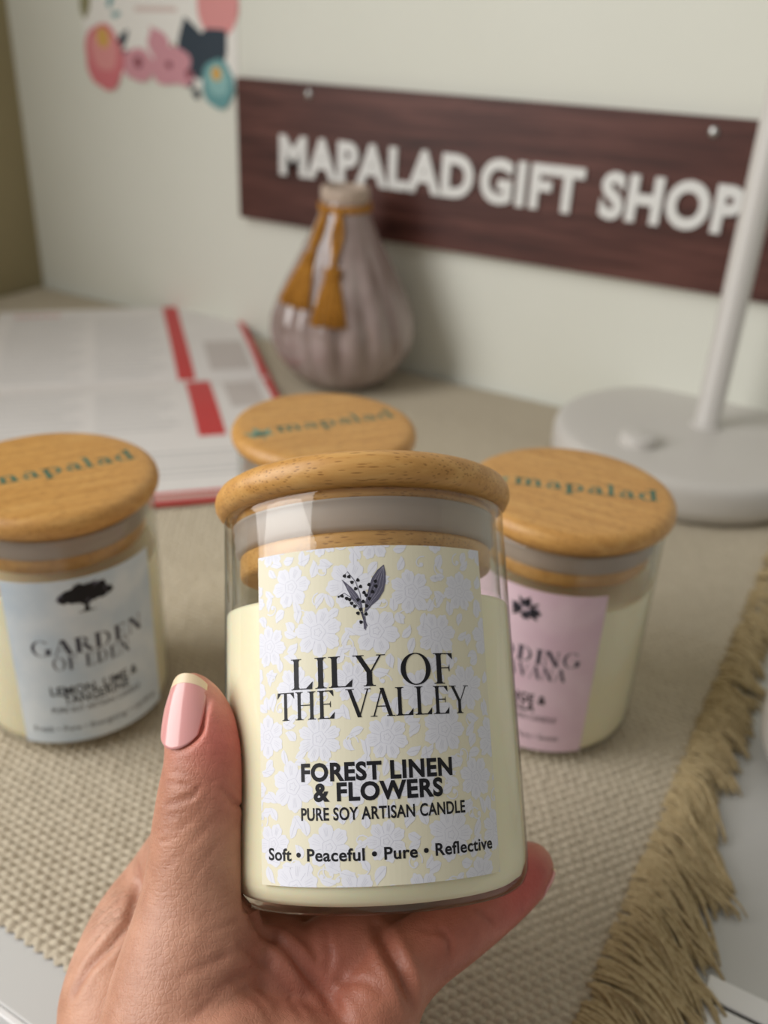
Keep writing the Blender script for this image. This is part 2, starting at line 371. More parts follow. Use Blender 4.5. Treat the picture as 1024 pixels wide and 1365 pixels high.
# ------------------------------------------------------------------ candle jars
def label_emblem(kind, s0, ztop):
    """returns (grey shapes, black shapes, pale shapes)"""
    G, Bk, P = [], [], []
    if kind == 'lily':
        def q(x, y): return (s0 - 7.8 + (x - 160) * .0228, ztop - (y - 88) * .0213)   # emblem drawing units
        def lf(pts, ws):
            return ribbon([q(*p) for p in pts], lambda t: np.interp(t, np.linspace(0, 1, len(ws)), ws))
        G.append(lf([(440, 600), (470, 520), (520, 440), (560, 350), (590, 250), (620, 160), (645, 90)], [.3, 1.6, 2.9, 3.6, 3.3, 2.0, .1]))
        G.append(lf([(400, 560), (370, 480), (330, 420), (290, 350), (250, 290), (208, 235)], [.3, 1.2, 1.6, 1.2, .6, .05]))
        for dx in (-.9, -.3, .3, .9):
            P.append(ribbon([(a + dx * w, b) for (a, b), w in zip([q(450, 570), q(485, 480), q(535, 400), q(570, 320), q(600, 220), q(640, 110)], (.2, .8, 1.25, 1.4, 1.0, .1))], .09))
        for dx in (-.4, .3):
            P.append(ribbon([(a + dx * w, b) for (a, b), w in zip([q(395, 550), q(360, 470), q(310, 390), q(260, 300)], (.2, .8, .8, .2))], .08))
        for st in ([(430, 790), (410, 600), (390, 400), (350, 270), (270, 150), (235, 190)], [(420, 700), (380, 560), (300, 440), (230, 385), (180, 410)], [(440, 780), (430, 600), (480, 420), (560, 270)], [(450, 760), (420, 640), (390, 540)]):
            G.append(ribbon([q(*p) for p in st], .16))
        for a in ((420, 790), (436, 800), (452, 750)): G.append(ribbon([q(400, 600), q(420, 690), q(*a)], lambda t: .35 * (1 - t) + .12))
        for b in ((238, 197), (283, 207), (312, 270), (373, 250), (347, 343), (397, 322), (486, 305), (553, 270), (556, 325), (521, 385), (432, 390), (452, 420), (484, 458), (420, 488), (368, 466), (205, 415), (170, 420), (252, 445), (282, 458), (301, 500), (332, 533), (455, 537), (390, 572), (362, 612), (443, 624), (390, 710)):
            x, y = q(*b); r = .42 if b[0] > 180 else .26
            Bk.append(fan(x, y, lambda a, r=r: r * (1 + .13 * math.cos(3 * a)), 12, random.random() * 3))
    elif kind == 'tree':
        for i in range(70):
            a = random.uniform(0, 2 * PI); rr = math.sqrt(random.random())
            x = s0 + 9.6 * rr * math.cos(a); y = ztop - 4.0 + 3.8 * rr * math.sin(a) * (1 if math.sin(a) > 0 else .55)
            (G if i % 4 == 0 else Bk).append(fan(x, y, lambda a: 1.7 * (1 + .25 * math.cos(5 * a)), 14, a))
        Bk.append(ribbon([(s0, ztop - 11.3), (s0 + .1, ztop - 8), (s0 - .6, ztop - 5)], lambda t: 1.7 - 1.1 * t if t > .2 else 2.6))
        for dx in (-4.5, -2.4, 2.2, 4.6): Bk.append(ribbon([(s0, ztop - 8.6), (s0 + dx * .5, ztop - 6.6), (s0 + dx, ztop - 4.5)], .5))
        Bk.append(ribbon([(s0 - 3, ztop - 11.2), (s0, ztop - 10.7), (s0 + 3.2, ztop - 11.2)], .4))
    else:
        for (x, y, r) in ((0, -3, 2.6), (-3.4, -6, 2.8), (3.2, -6.4, 3.0), (.2, -8.2, 2.4)):
            for k in range(6):
                a = k * PI / 3 + r
                (Bk if k % 2 else G).append(leafshape(s0 + x, ztop + y, r, r * .62, a, 8))
            P.append(fan(s0 + x, ztop + y, lambda a: .7, 10))
        for a in (0, .7, 1.4, 2.1, 2.8, -.6, 3.7): Bk.append(leafshape(s0 + 5 * math.cos(a) * .5, ztop - 6 + 5 * math.sin(a) * .5, 4, 1.3, a, 8))
    return G, Bk, P

def floral(s0, s1, z0, z1, seed, big=1.0):
    rd = random.Random(seed); A, D = [], []
    row = 0; z = z0 - 2
    while z < z1 + 6:
        x = s0 - 4 + (7.2 if row % 2 else 0)
        while x < s1 + 8:
            cx_, cy_ = x + rd.uniform(-1.6, 1.6), z + rd.uniform(-1.6, 1.6); r0 = rd.uniform(4.6, 6.0) * big; n = rd.choice([6, 7, 8]); rot = rd.uniform(0, 2)
            A.append(fan(cx_, cy_, lambda a: r0 * (.66 + .26 * abs(math.cos(n * a / 2)) + .08 * abs(math.cos(n * a * 1.5))), 96, rot))
            for k in range(n):                           # petal lines
                a = rot + (k + .5) * 2 * PI / n
                D.append(ribbon([(cx_ + r * math.cos(a), cy_ + r * math.sin(a)) for r in (r0 * .36, r0 * .6, r0 * .7)], .1))
                a = rot + k * 2 * PI / n
                for da in (-.16, 0, .16): D.append(ribbon([(cx_ + r * math.cos(a + da * .6), cy_ + r * math.sin(a + da)) for r in (r0 * .45, r0 * .62, r0 * .8)], .06))
            for rr in (.14, .3): D.append(ribbon([(cx_ + r0 * (rr + .03 * math.cos(5 * t)) * math.cos(t), cy_ + r0 * (rr + .03 * math.cos(5 * t)) * math.sin(t)) for t in np.linspace(0, 2 * PI, 22)], .09))
            for k in range(6):                           # leaves round the blossom
                a = rot + k * 1.05 + rd.uniform(-.3, .3); L = rd.uniform(3.0, 4.4) * big; px, py = cx_ + (r0 + .5) * math.cos(a), cy_ + (r0 + .5) * math.sin(a); a2 = a + rd.choice([-1, 1]) * rd.uniform(.5, 1.1)
                A.append(leafshape(px, py, L, rd.uniform(1.6, 2.4), a2, 10, .5)); D.append(ribbon([(px + L * t * math.cos(a2), py + L * t * math.sin(a2)) for t in (.1, .5, .9)], .08))
            for k in range(2):                           # curling tendrils and buds
                a = rd.uniform(0, 6.28); px, py = cx_ + 7 * math.cos(a), cy_ + 7 * math.sin(a)
                A.append(ribbon([(px + (2.2 - .28 * i) * math.cos(.5 * i + a), py + (2.2 - .28 * i) * math.sin(.5 * i + a)) for i in range(8)], .32))
                A.append(fan(px, py, lambda t: .55, 10))
            x += 14.4
        z += 11.2; row += 1
    return merge(*A), merge(*D)

def make_jar(M, name, label, paper_rgb, lab_az, emblem, titles, lines, lid_az, floral_seed=None, H=97., paper_mat=None):
    root = empty(name, M); tag(root, label, 'candle', 'soy candles in glass jars with bamboo lids')
    prof = [(0, 0), (20, .1), (33, .3), (35.8, .8), (37.4, 2.2), (38.3, 4.6), (38.5, 8), (38.5, 40), (38.5, H - 3), (38.6, H - 1.2), (38.3, H - .3), (37.6, H), (36.9, H - .4), (36.6, H - 1.5), (36.5, 84), (36.5, 73)]
    lathe('glass_jar', prof, GLASS, root, 128)
    wz = 71.2
    lathe('wax', [(0, 1.9), (30, 1.9), (34.6, 2.4), (36.6, 3.7), (37.6, 6.2), (37.9, 9), (37.9, wz - .6), (37.6, wz + .2), (37.0, wz + .2), (36, wz - .2), (20, wz - .5), (0, wz - .4)], WAX, root, 128)
    lathe('wick', [(0, wz - 1), (.9, wz - 1), (.9, wz + 5), (0, wz + 5.4)], EDGE, root, 10)
    # lid with its plug and silicone ring
    lid = lathe('lid', [(0, H + .3), (34, H + .3), (38.4, H + .5), (39.9, H + 1.5), (40.8, H + 3.1), (41, H + 4.6), (40.7, H + 6.2), (39.8, H + 7.7), (38.2, H + 8.7), (36.3, H + 9.05), (30, H + 9.1), (0, H + 9.1)], BAMBOO, root, 128)
    lathe('plug', [(0, H + .3), (35.2, H + .3), (35.2, H - 2.2), (32.5, H - 2.3), (32.5, 90), (32.8, 87.2), (34, 86.6), (34.3, 85.8), (34.3, 81.6), (33.8, 80.7), (32.8, 80.3), (0, 80.3)], BAMBOO, lid, 96)
    lathe('seal_ring', [(33.0, H - 2.2), (36.2, H - 2.3), (36.0, H - 2.9), (35.4, 93), (35.9, 92), (35.3, 90), (35.6, 88), (34.6, 86.9), (33.0, 86.8)], SEAL, lid, 96)
    # printed mark on the lid: leaf sprig and word
    V = serif('mapalad', .0, B=.19, T=.07)
    a = lid_az; ca, sa = math.cos(a), math.sin(a)
    V1 = fit(V, -22.5, 33.5, -3.6, 9.8, 1.0)
    sprig = merge(leafshape(-30, -4.5, 9, 3.6, 1.75, 10), leafshape(-30, -4.5, 8.5, 3.2, .85, 10), leafshape(-30, -4.5, 8.5, 3.2, 2.65, 10), leafshape(-30, -4.5, 6, 2.4, .1, 10), leafshape(-30, -4.5, 6, 2.4, 3.3, 10), ribbon([(-30, -9), (-30, -4)], .8))
    rot = lambda VF: ([(x * ca - y * sa, x * sa + y * ca) for x, y in VF[0]], VF[1])
    flat('lid_lettering', rot(V1), TEAL, lid, None, H + 9.16)
    flat('lid_leaf_mark', rot(sprig), TEAL_L, lid, None, H + 9.16)
    # label
    off = lab_az * 38.5
    pm = paper_mat or mat('paper_' + name, paper_rgb, .55)
    s0, s1, z0, z1 = off - 30, off + 30, 7.1, 82.0
    if floral_seed is None: z0, z1 = 5., 80.
    n = 48; V, F = [], []
    for r in (38.52, 38.7):
        for (sgn, z) in ((0, z0), (1, z1)):
            for i in range(n + 1):
                s = (s0 + (s1 - s0) * i / n) / 38.5; V.append((r * math.sin(s), -r * math.cos(s), z))
    m1 = n + 1
    for i in range(n):
        F += [(2 * m1 + i, 2 * m1 + i + 1, 3 * m1 + i + 1, 3 * m1 + i), (i, m1 + i, m1 + i + 1, i + 1), (i, i + 1, 2 * m1 + i + 1, 2 * m1 + i), (m1 + i, 3 * m1 + i, 3 * m1 + i + 1, m1 + i + 1)]
    F += [(0, 2 * m1, 3 * m1, m1), (n, m1 + n, 3 * m1 + n, 2 * m1 + n)]
    lab = mesh('paper_label', V, F, pm, root, False)
    if floral_seed is not None:
        A, D = floral(s0, s1, z0, z1, floral_seed)
        flat('floral_print', A, mat('white_floral_print', (226, 227, 237), .5), lab, 38.73, clip=(s0, s1, z0, z1))
        flat('floral_outlines', D, mat('lilac_floral_outline', (206, 207, 220), .5), lab, 38.745, clip=(s0, s1, z0, z1))
    G, Bk, P = label_emblem(emblem, off + (-.3 if emblem == 'lily' else 0), z1 - (4.6 if emblem == 'lily' else 3.5))
    flat('emblem_leaves' if emblem == 'lily' else 'emblem_shading', merge(*G), GREYINK, lab, 38.77)
    flat('emblem_berries' if emblem == 'lily' else 'emblem', merge(*Bk), INK, lab, 38.80)
    if P: flat('emblem_highlights', merge(*P), PALEINK, lab, 38.79)
    tl = [fit(serif(t, .03 if floral_seed is not None else .07, B=bb), off + a, off + b, z, cap, 1.0) for t, a, b, z, cap, bb in titles]
    flat('title_lettering', merge(*tl), INK if floral_seed is not None else SLATE, lab, 38.78)
    CAPU = max(v[1] for v in sans('H', 0)[0])
    ll = [fit(sans(t, bold), off + a, off + b, z, cap, CAPU) for t, bold, a, b, z, cap in lines]
    flat('small_lettering', merge(*ll), INK, lab, 38.78)
    return root

TEAL = mat('teal_print', (58, 112, 96), .5); TEAL_L = mat('light_teal_print', (120, 150, 128), .5)
MF = Matrix(((0.844133, -0.359170, -0.398040, -.0733456), (0.531813, 0.655014, 0.536779, .1412473), (0.067927, -0.664796, 0.743931, .0711190), (0, 0, 0, 1)))
jar_front = make_jar(MF, 'candle', 'lily of the valley candle with a cream floral label held up in the hand', (228, 222, 198), 1.3 / 38.5, 'lily',
    [('LILY OF', -20.3, 19.0, 49.6, 7.0, .14), ('THE VALLEY', -24.4, 23.2, 42.8, 6.3, .125)],
    [('FOREST LINEN', .038, -18.2, 17.2, 29.4, 3.6), ('& FLOWERS', .038, -15.2, 14.5, 25.1, 3.6), ('PURE SOY ARTISAN CANDLE', .02, -18.4, 20.1, 21.0, 2.55), ('Soft • Peaceful • Pure • Reflective', .022, -27.7, 27.8, 12.5, 2.45)],
    0, floral_seed=11)
def up(x, y, az, z=3.9): return Matrix.Translation((x * K, y * K, z * K)) @ Matrix.Rotation(az, 4, 'Z')
m_blue = m_noise('pale_blue_label', (196, 212, 226), (226, 234, 240), 60, .55)
m_pink = m_noise('pink_label', (222, 190, 206), (234, 208, 220), 60, .55)
m_cr = m_noise('cream_label', (226, 220, 200), (236, 231, 214), 60, .55)
T2 = lambda a, b: [(a, -25, 25, 49.5, 6.6, .12), (b, -17, 17, 42.2, 5.6, .11)]
make_jar(up(-262.6, 211.2, math.radians(61)), 'candle', 'candle with a pale blue tree label standing at the left edge', (205, 218, 230), 0, 'tree',
    [('GARDEN', -22, 22, 47.5, 7, .2), ('OF EDEN', -15, 15, 40.5, 6, .18)],
    [('LEMON, LIME &', .02, -17.5, 17.5, 28.6, 4.), ('TANGERINE', .02, -13, 13, 24.2, 4.), ('PURE SOY ARTISAN CANDLE', .0, -18, 18, 20.0, 2.6), ('Fresh • Pure • Energizing • Uplifting', .0, -26, 26, 10.8, 2.5)],
    math.radians(1), paper_mat=m_blue)
make_jar(up(-89.7, 315.9, math.radians(1.5)), 'candle', 'candle with a pink flower label half hidden on the right', (225, 200, 212), 0, 'bouquet',
    [('WEDDING', -24, 24, 47.5, 7, .2), ('IN HAVANA', -19, 19, 40.5, 6, .18)],
    [('ORANGE &', .03, -12, 13, 28.6, 4.), ('VANILLA', .03, -10, 9, 24.2, 4.), ('PURE SOY ARTISAN CANDLE', .0, -18, 18, 20.0, 2.6), ('Warm • Happy • Pure • Sweet', .0, -20, 20, 10.8, 2.5)],
    math.radians(17), paper_mat=m_pink)
make_jar(up(-203.3, 313.2, math.radians(54)), 'candle', 'candle behind the held one, only its bamboo lid showing', (225, 220, 200), math.radians(-50), 'tree',
    [], [], 0, paper_mat=m_cr)

# ------------------------------------------------------------------ vase with tassels
vase = empty('vase', loc=(-385, 618, 3.9)); tag(vase, 'ribbed mauve glazed vase with two ochre tassels below the wall sign', 'vase')
def m_vase():
    m = mat('mauve_glaze', (168, 150, 146), .16, .6, coat=.6); t = NT(m)
    n = t.n('ShaderNodeTexNoise', i_Scale=1.0, i_Detail=4.0); t.l(t.coords((60, 60, 22)), 0, n, 0)
    r = t.ramp(n, 0, [(.3, lin((140, 120, 114))), (.6, lin((170, 152, 148))), (.8, lin((186, 172, 168)))]); t.l(r, 0, t.p, 'Base Color'); return m
VASE = m_vase()
pr = [(0, 0), (30, 0), (34, 1.2), (44, 10), (52, 22), (56.5, 34), (57.5, 44), (56, 55), (51.5, 68), (45, 82), (38, 96), (31, 110), (25, 122), (20.5, 132), (18.6, 139), (17.8, 144)]
lathe('body', pr, VASE, vase, 220, rfun=lambda a, z: 1 + (.038 * math.sin(PI * min(1, z / 118)) ** .7 * (abs(math.cos(8 * a + z * .012)) * 2 - 1.2) if 0 < z < 118 else 0))
RIM = m_noise('matte_clay_rim', (188, 168, 152), (204, 186, 170), 90, .7)
lathe('rim', [(17.9, 143), (18.6, 144), (18.9, 147), (18.7, 151), (18.2, 153), (17.0, 153.6), (15.4, 153.2), (14.6, 151), (14.4, 120)], RIM, vase, 96, rfun=lambda a, z: 1 + .012 * math.cos(16 * a))
OCHRE = m_noise('ochre_cotton', (164, 108, 28), (196, 138, 50), 300, .85, .0004, 900)
V, F = [], []
for k in range(3):
    tube(V, F, [(19.6 * math.cos(a), 19.6 * math.sin(a), 140.5 - 1.9 * k + .6 * math.sin(a + k)) for a in np.linspace(0, 2 * PI, 40)], 1.25, 6)
mesh('neck_cord', V, F, OCHRE, vase)
def vr(z): return float(np.interp(z, [p[1] for p in pr[1:]], [p[0] for p in pr[1:]]))
for az, zt, zb, ww in ((-1.85, 108, 70, .30), (-1.22, 100, 60, .22)):      # two tassels: cord, collar, skirt of threads
    V, F = [], []
    for d in (-.035, .035):
        tube(V, F, [((vr(z) + 1.7) * math.cos(az + d * (1 + math.sin(z / 6)) * 1.6), (vr(z) + 1.7) * math.sin(az + d * (1 + math.sin(z / 6)) * 1.6), z) for z in np.linspace(140, zt, 16)], 2.1, 6)
    tas = mesh('tassel', V, F, OCHRE, vase)
    V, F = [], []
    for k in range(64):
        u = random.uniform(-1, 1); lay = random.uniform(1.6, 5.5) * math.sqrt(1 - u * u * .7)
        tube(V, F, [((vr(z) + lay * min(1, .55 + t)) * math.cos(az + ww * u * (.30 + .7 * t ** .8) * 1.15), (vr(z) + lay * min(1, .55 + t)) * math.sin(az + ww * u * (.30 + .7 * t ** .8) * 1.15), z) for t, z in ((t, zt + (zb - zt + random.uniform(-1, 1)) * t) for t in (0, .15, .4, .7, 1))], .9, 4)
    s_ = mesh('tassel_skirt', V, F, OCHRE, tas); s_['kind'] = 'stuff'
    V, F = [], []
    for k in range(4):
        z = zt - 1.5 - 1.7 * k
        tube(V, F, [((vr(z) + 2 + 3.6 * math.cos(b)) * math.cos(az) - 5.5 * math.sin(b) * math.sin(az), (vr(z) + 2 + 3.6 * math.cos(b)) * math.sin(az) + 5.5 * math.sin(b) * math.cos(az), z) for b in np.linspace(0, 2 * PI, 16)], .95, 5)
    mesh('tassel_knot', V, F, OCHRE, tas)

# ------------------------------------------------------------------ lamp
lamp = empty('desk_lamp', loc=(-98, 606, 4.3)); tag(lamp, 'white lamp with a round base, a button and an upright pole', 'lamp')
LW = mat('white_lamp_plastic', (212, 208, 203), .38)
lathe('base', [(0, 0), (84, 0), (86, 1), (86.3, 3), (89.3, 6), (90, 9), (90, 20), (89, 24), (86.4, 26.6), (82, 27.6), (60, 28), (0, 28)], LW, lamp, 160)
lathe('button', [(12.5, 27.9), (12.5, 33), (11.8, 34.6), (10, 35.4), (0, 35.8)], LW, lamp, 64, (-22, -44, 0))
lathe('pole', [(9.3, 27.9), (9.3, 30), (8.7, 30.6), (8.7, 470), (8, 472), (0, 472.5)], LW, lamp, 48, (9, 15, 0))
lathe('pole_collar', [(11, 27.9), (11, 29.4), (10.2, 30.2), (9.2, 30.4)], LW, lamp, 48, (9, 15, 0))

# ------------------------------------------------------------------ wall sign
sign = empty('shop_sign', loc=(-527, 677, 110)); tag(sign, 'dark brown wooden wall sign with white shop name lettering', 'sign')
def m_darkwood():
    m = mat('dark_stained_wood', (84, 50, 44), .45); t = NT(m)
    n = t.n('ShaderNodeTexNoise', i_Scale=1.0, i_Detail=6.0, i_Roughness=.65); n.inputs['Distortion'].default_value = .6; t.l(t.coords((9, 1, 120)), 0, n, 0)
    r = t.ramp(n, 0, [(.3, lin((56, 28, 24))), (.5, lin((86, 48, 42))), (.68, lin((110, 68, 60)))]); t.l(r, 0, t.p, 'Base Color'); return m
V, F = [], []; box(V, F, 0, 470, -9, -.3, 0, 113); bevel(mesh('board', V, F, m_darkwood(), sign, False), .5)
CAPU = max(v[1] for v in sans('H', 0)[0])
WHITE = mat('white_acrylic', (240, 240, 238), .4)
for word, x0, x1 in (('MAPALAD', 46, 226), ('GIFT', 232, 313), ('SHOP', 326, 424)):
    # thick cut-out letters standing on the board
    Vt, Ft = fit(sans(word, .045), x0, x1, 43, 28, CAPU)
    me = bpy.data.meshes.new('letters'); bm = bmesh.new(); vs = [bm.verts.new((a * K, -9.1 * K, b * K)) for a, b in Vt]
    for q in Ft:
        try: bm.faces.new([vs[i] for i in q])
        except ValueError: pass
    bmesh.ops.remove_doubles(bm, verts=bm.verts[:], dist=1e-6)
    r = bmesh.ops.extrude_face_region(bm, geom=bm.faces[:])
    for v in r['geom']:
        if isinstance(v, bmesh.types.BMVert): v.co.y -= 2.2 * K
    bmesh.ops.recalc_face_normals(bm, faces=bm.faces[:]); bm.to_mesh(me); bm.free()
    o = link('lettering', me, WHITE, sign); o['label'] = 'white raised letters'
STEEL = mat('steel_screw', (190, 190, 188), .3); STEEL.node_tree.nodes['Principled BSDF'].inputs['Metallic'].default_value = 1
for x, z in ((74, 105), (395, 104)):
    o = lathe('screw', [(3.6, 0), (3.4, 1.2), (2.4, 2.0), (0, 2.3)], STEEL, sign, 20); o.rotation_euler = (PI / 2, 0, 0); o.location = (x * K, -9.1 * K, z * K)

# ------------------------------------------------------------------ flowered card on the wall
card = empty('wall_card', loc=(-618, 677, 200)); tag(card, 'flowered paper card with scalloped lower edge hung left of the sign', 'wall card')
def slab(name, VF, mt, parent, y0, y1):
    V2, F2 = VF; n = len(V2); V = [(a, y0, b) for a, b in V2] + [(a, y1, b) for a, b in V2]
    F = [tuple(f) for f in F2] + [tuple(n + i for i in f)[::-1] for f in F2]
    from collections import Counter
    ec = Counter(frozenset((f[i], f[(i + 1) % len(f)])) for f in F2 for i in range(len(f)))
    for f in F2:
        for i in range(len(f)):
            a, b = f[i], f[(i + 1) % len(f)]
            if ec[frozenset((a, b))] == 1: F.append((a, n + a, n + b, b))
    return mesh(name, V, F, mt, parent, False)
outline = [(-88, 200), (-88, 22), (-86, 12), (-76, 8), (-40, 16), (-10, 19), (20, 17), (44, 12), (62, 8), (80, 10), (87, 18), (88, 30), (88, 200)]
slab('card', (outline, [tuple(range(len(outline)))]), mat('white_card', (250, 248, 243), .6), card, -1.2, -.2)
def pm(n, c): return mat(n, c, .6)
ROSE, ROSE2, GOLD, AQUA, AQUA2, NAVY, BLUSH, OLIVE, PLUM = pm('rose_print', (226, 128, 136)), pm('soft_rose_print', (236, 160, 160)), pm('gold_print', (226, 180, 96)), pm('aqua_print', (150, 198, 198)), pm('deep_aqua_print', (112, 168, 172)), pm('slate_print', (52, 66, 80)), pm('blush_print', (222, 160, 172)), pm('olive_print', (150, 146, 110)), pm('plum_print', (150, 80, 92))
def petal(r, k=5, d=.1): return lambda a: r * (1 - d + d * abs(math.cos(k * a / 2)))
def cprint(name, parts, mt, y):
    V, F = [], []
    for k, (v, f) in enumerate(parts):
        n = len(V); V += [(a, y - .012 * k, b) for a, b in v]; F += [tuple(n + i for i in q) for q in f]
    return mesh(name, V, F, mt, card, False)
def oval(cx, cy, rx, ry, rot=0, k=5, d=.08, n=40):
    V, F = fan(0, 0, petal(1, k, d), n); c, s = math.cos(rot), math.sin(rot)
    return [(cx + rx * x * c - ry * y * s, cy + rx * x * s + ry * y * c) for x, y in V], F
slab('printed_rose', oval(-65, 30, 24, 28), ROSE, card, -1.9, -1.25)
cprint('printed_rose_petals', [oval(-64, 36, 17, 18, .3)], ROSE2, -1.95); cprint('printed_rose_heart', [oval(-64, 46, 8, 9, 0, 7, .2)], GOLD, -2.0)
slab('printed_aqua_flower', oval(66, 16, 18, 20), AQUA2, card, -1.9, -1.25)
cprint('printed_aqua_petals', [oval(66, 19, 12, 13, .4)], AQUA, -1.95); cprint('printed_aqua_heart', [oval(65, 24, 6, 6, 0, 7, .2)], GOLD, -2.0)
cprint('printed_slate_leaves', [leafshape(46, 18, 50, 36, 1.85), leafshape(52, 34, 34, 30, .75), leafshape(48, 26, 34, 24, 1.3), leafshape(-50, 30, 27, 13, .1), leafshape(-48, 38, 22, 9, .8), leafshape(40, 16, 12, 8, 3.4), leafshape(46, 6, 10, 8, 3.0)], NAVY, -1.3)
cprint('printed_blush_flowers', [oval(-24, 26, 20, 14), oval(14, 27, 24, 15, .3), oval(2, 42, 12, 15, .7), oval(28, 20, 12, 8), leafshape(8, 40, 24, 8, 2.3)], BLUSH, -1.42)
for q in (oval(-24, 28, 5, 5), oval(34, 22, 4, 4), oval(12, 28, 4, 3)): cprint('printed_plum_centre', [q], PLUM, -1.5)
cprint('printed_pink_panel', [oval(68, 76, 22, 26, 0, 3, .03), ([(50, 78), (87, 78), (87, 130), (46, 130)], [(0, 1, 2, 3)])], ROSE2, -1.28)
cprint('printed_olive_leaves', [leafshape(26, 36, 24, 12, .9), leafshape(-86, 60, 34, 13, 1.35), leafshape(24, 30, 18, 9, 2.0)], OLIVE, -1.27)
cprint('printed_aqua_sprig', [leafshape(-62, 78, 16, 6, 2.3), leafshape(-56, 70, 14, 6, .9), leafshape(-52, 64, 12, 5, .2), leafshape(-66, 92, 16, 7, .8), leafshape(-70, 86, 14, 8, 2.8)], AQUA2, -1.26)
cprint('printed_grey_script', [ribbon([(-36 + 3.1 * i, 86 + 5 * math.sin(i * 2.1) + (3 if i % 5 == 0 else 0)) for i in range(25)], 2.6)], pm('grey_print', (150, 158, 160)), -1.27)
cprint('printed_pink_line', [ribbon([(-24, 70), (24, 71)], 4)], pm('faint_pink_print', (228, 208, 202)), -1.27)

# ------------------------------------------------------------------ open magazine
MAGM = Matrix(((.7, -.714, 0, 0), (.714, .7, 0, 0), (0, 0, 1, .0040), (0, 0, 0, 1)))
mag = empty('magazine', MAGM); tag(mag, 'open white magazine with red bands lying behind the candles', 'magazine')
PAPER = m_noise('magazine_paper', (232, 228, 226), (238, 234, 232), 20, .5)
RED = mat('red_print', (206, 58, 60), .5); GTXT = mat('grey_text_print', (190, 190, 190), .6); PTXT = mat('pale_photo_print', (206, 198, 194), .6)
def pz(b, half):                                # page height profile over the spread
    t = abs(b - 712) / 205
    return 1.2 + 5.2 * min(1, t * 3.2) ** .5 * (1 - .12 * t)
def pages(name, a0, a1, b0, b1, ztop, mt, dz=0, parent=mag, thick=None):
    nb = 24; V, F = [], []
    for i in range(nb + 1):
        b = b0 + (b1 - b0) * i / nb; z = ztop(b) + dz
        zb = (.3 if name == 'cover' else 2.25) if thick is None else z - thick
        V += [(a0, b, z), (a1, b, z), (a1, b, zb), (a0, b, zb)]
    for i in range(nb):
        k = 4 * i
        for j in range(4): F.append((k + j, k + (j + 1) % 4, k + 4 + (j + 1) % 4, k + 4 + j))
    F += [(0, 3, 2, 1), (4 * nb, 4 * nb + 1, 4 * nb + 2, 4 * nb + 3)]
    return mesh(name, V, F, mt, parent, False)
zt = lambda b: pz(b, 0)
pages('cover', -113, 112.5, 501, 919, lambda b: 2.2, RED)
near = pages('page_block', -114, 110, 504, 711.9, zt, PAPER, 0); far = pages('page_block', -114, 110, 712.1, 918, zt, PAPER, 0)
def band(name, a0, a1, b0, b1, mt, par, dz=.12): return pages(name, a0, a1, b0, b1, zt, mt, dz, par, .1)
band('red_band', 38, 52, 713.5, 917.5, RED, far); band('red_band', 43, 62, 590, 710, RED, near)
band('red_edge', 105, 110, 713.5, 900, RED, far, .14); band('red_edge', 105, 110, 560, 710, RED, near, .14)
band('red_edge', -113, 110, 504.2, 508, RED, near, .14)
band('pictures', 66, 100, 730, 800, PTXT, far); band('pictures', 72, 98, 640, 700, PTXT, near)
for par, bs in ((far, (905, 720)), (near, (700, 600))):
    V_ = []
    for col, (a0, a1) in enumerate(((-100, -34), (-26, 32))):
        b = bs[0] - (18 if par is far else 8) - col * 8; i = 0
        while b > bs[1] + 4:
            band('text_line', a0, a1 - (0, 6, 14, 3)[i % 4], b - 1.5, b, GTXT, par); b -= 8.5; i += 1
        b0 = b
for b in (566, 558, 546, 538, 530): band('text_line', -60, 90, b - 1.5, b, GTXT, near)
for k, a in enumerate(range(-98, -56, 7)): band('title_mark', a, a + 4.5, 896, 903, mat('rose_title_print', (214, 150, 150), .5) if k == 0 else bpy.data.materials['rose_title_print'], far)

# ------------------------------------------------------------------ small white things at the right edge
pot = empty('white_pot', loc=(39, 344, 0)); tag(pot, 'glossy white rounded pot cut off by the right edge', 'pot')
CER = mat('white_ceramic', (226, 224, 222), .3)
lathe('body', [(0, .2), (24, .2), (30, 1.5), (36, 6), (39, 12), (40.5, 20), (41, 32), (41, 78), (40.4, 80), (39, 80.4), (37.6, 79.4), (37.4, 60), (37, 14), (30, 6), (0, 5)], CER, pot, 96)
lathe('rim', [(40.6, 77.5), (42, 78.6), (42.3, 80.3), (41, 81.6), (38.6, 81.6), (37.2, 80.4), (37.5, 78.4)], CER, pot, 96)
tray = empty('pen_tray', loc=(0, 0, 0)); tag(tray, 'low white tray with a dark seam at the bottom right corner', 'tray')
V, F = [], []; box(V, F, 7, 150, 120, 211.3, .1, 1.2); bevel(mesh('tray_floor', V, F, EDGE, tray, False), .6)
V, F = [], []; box(V, F, 7, 150, 211.4, 212.4, .1, .8); mesh('seam', V, F, mat('dark_seam', (50, 48, 46), .6), tray, False)
V, F = [], []; box(V, F, 7, 150, 212.5, 221, .1, 1.6); bevel(mesh('tray_lip', V, F, EDGE, tray, False), .4)

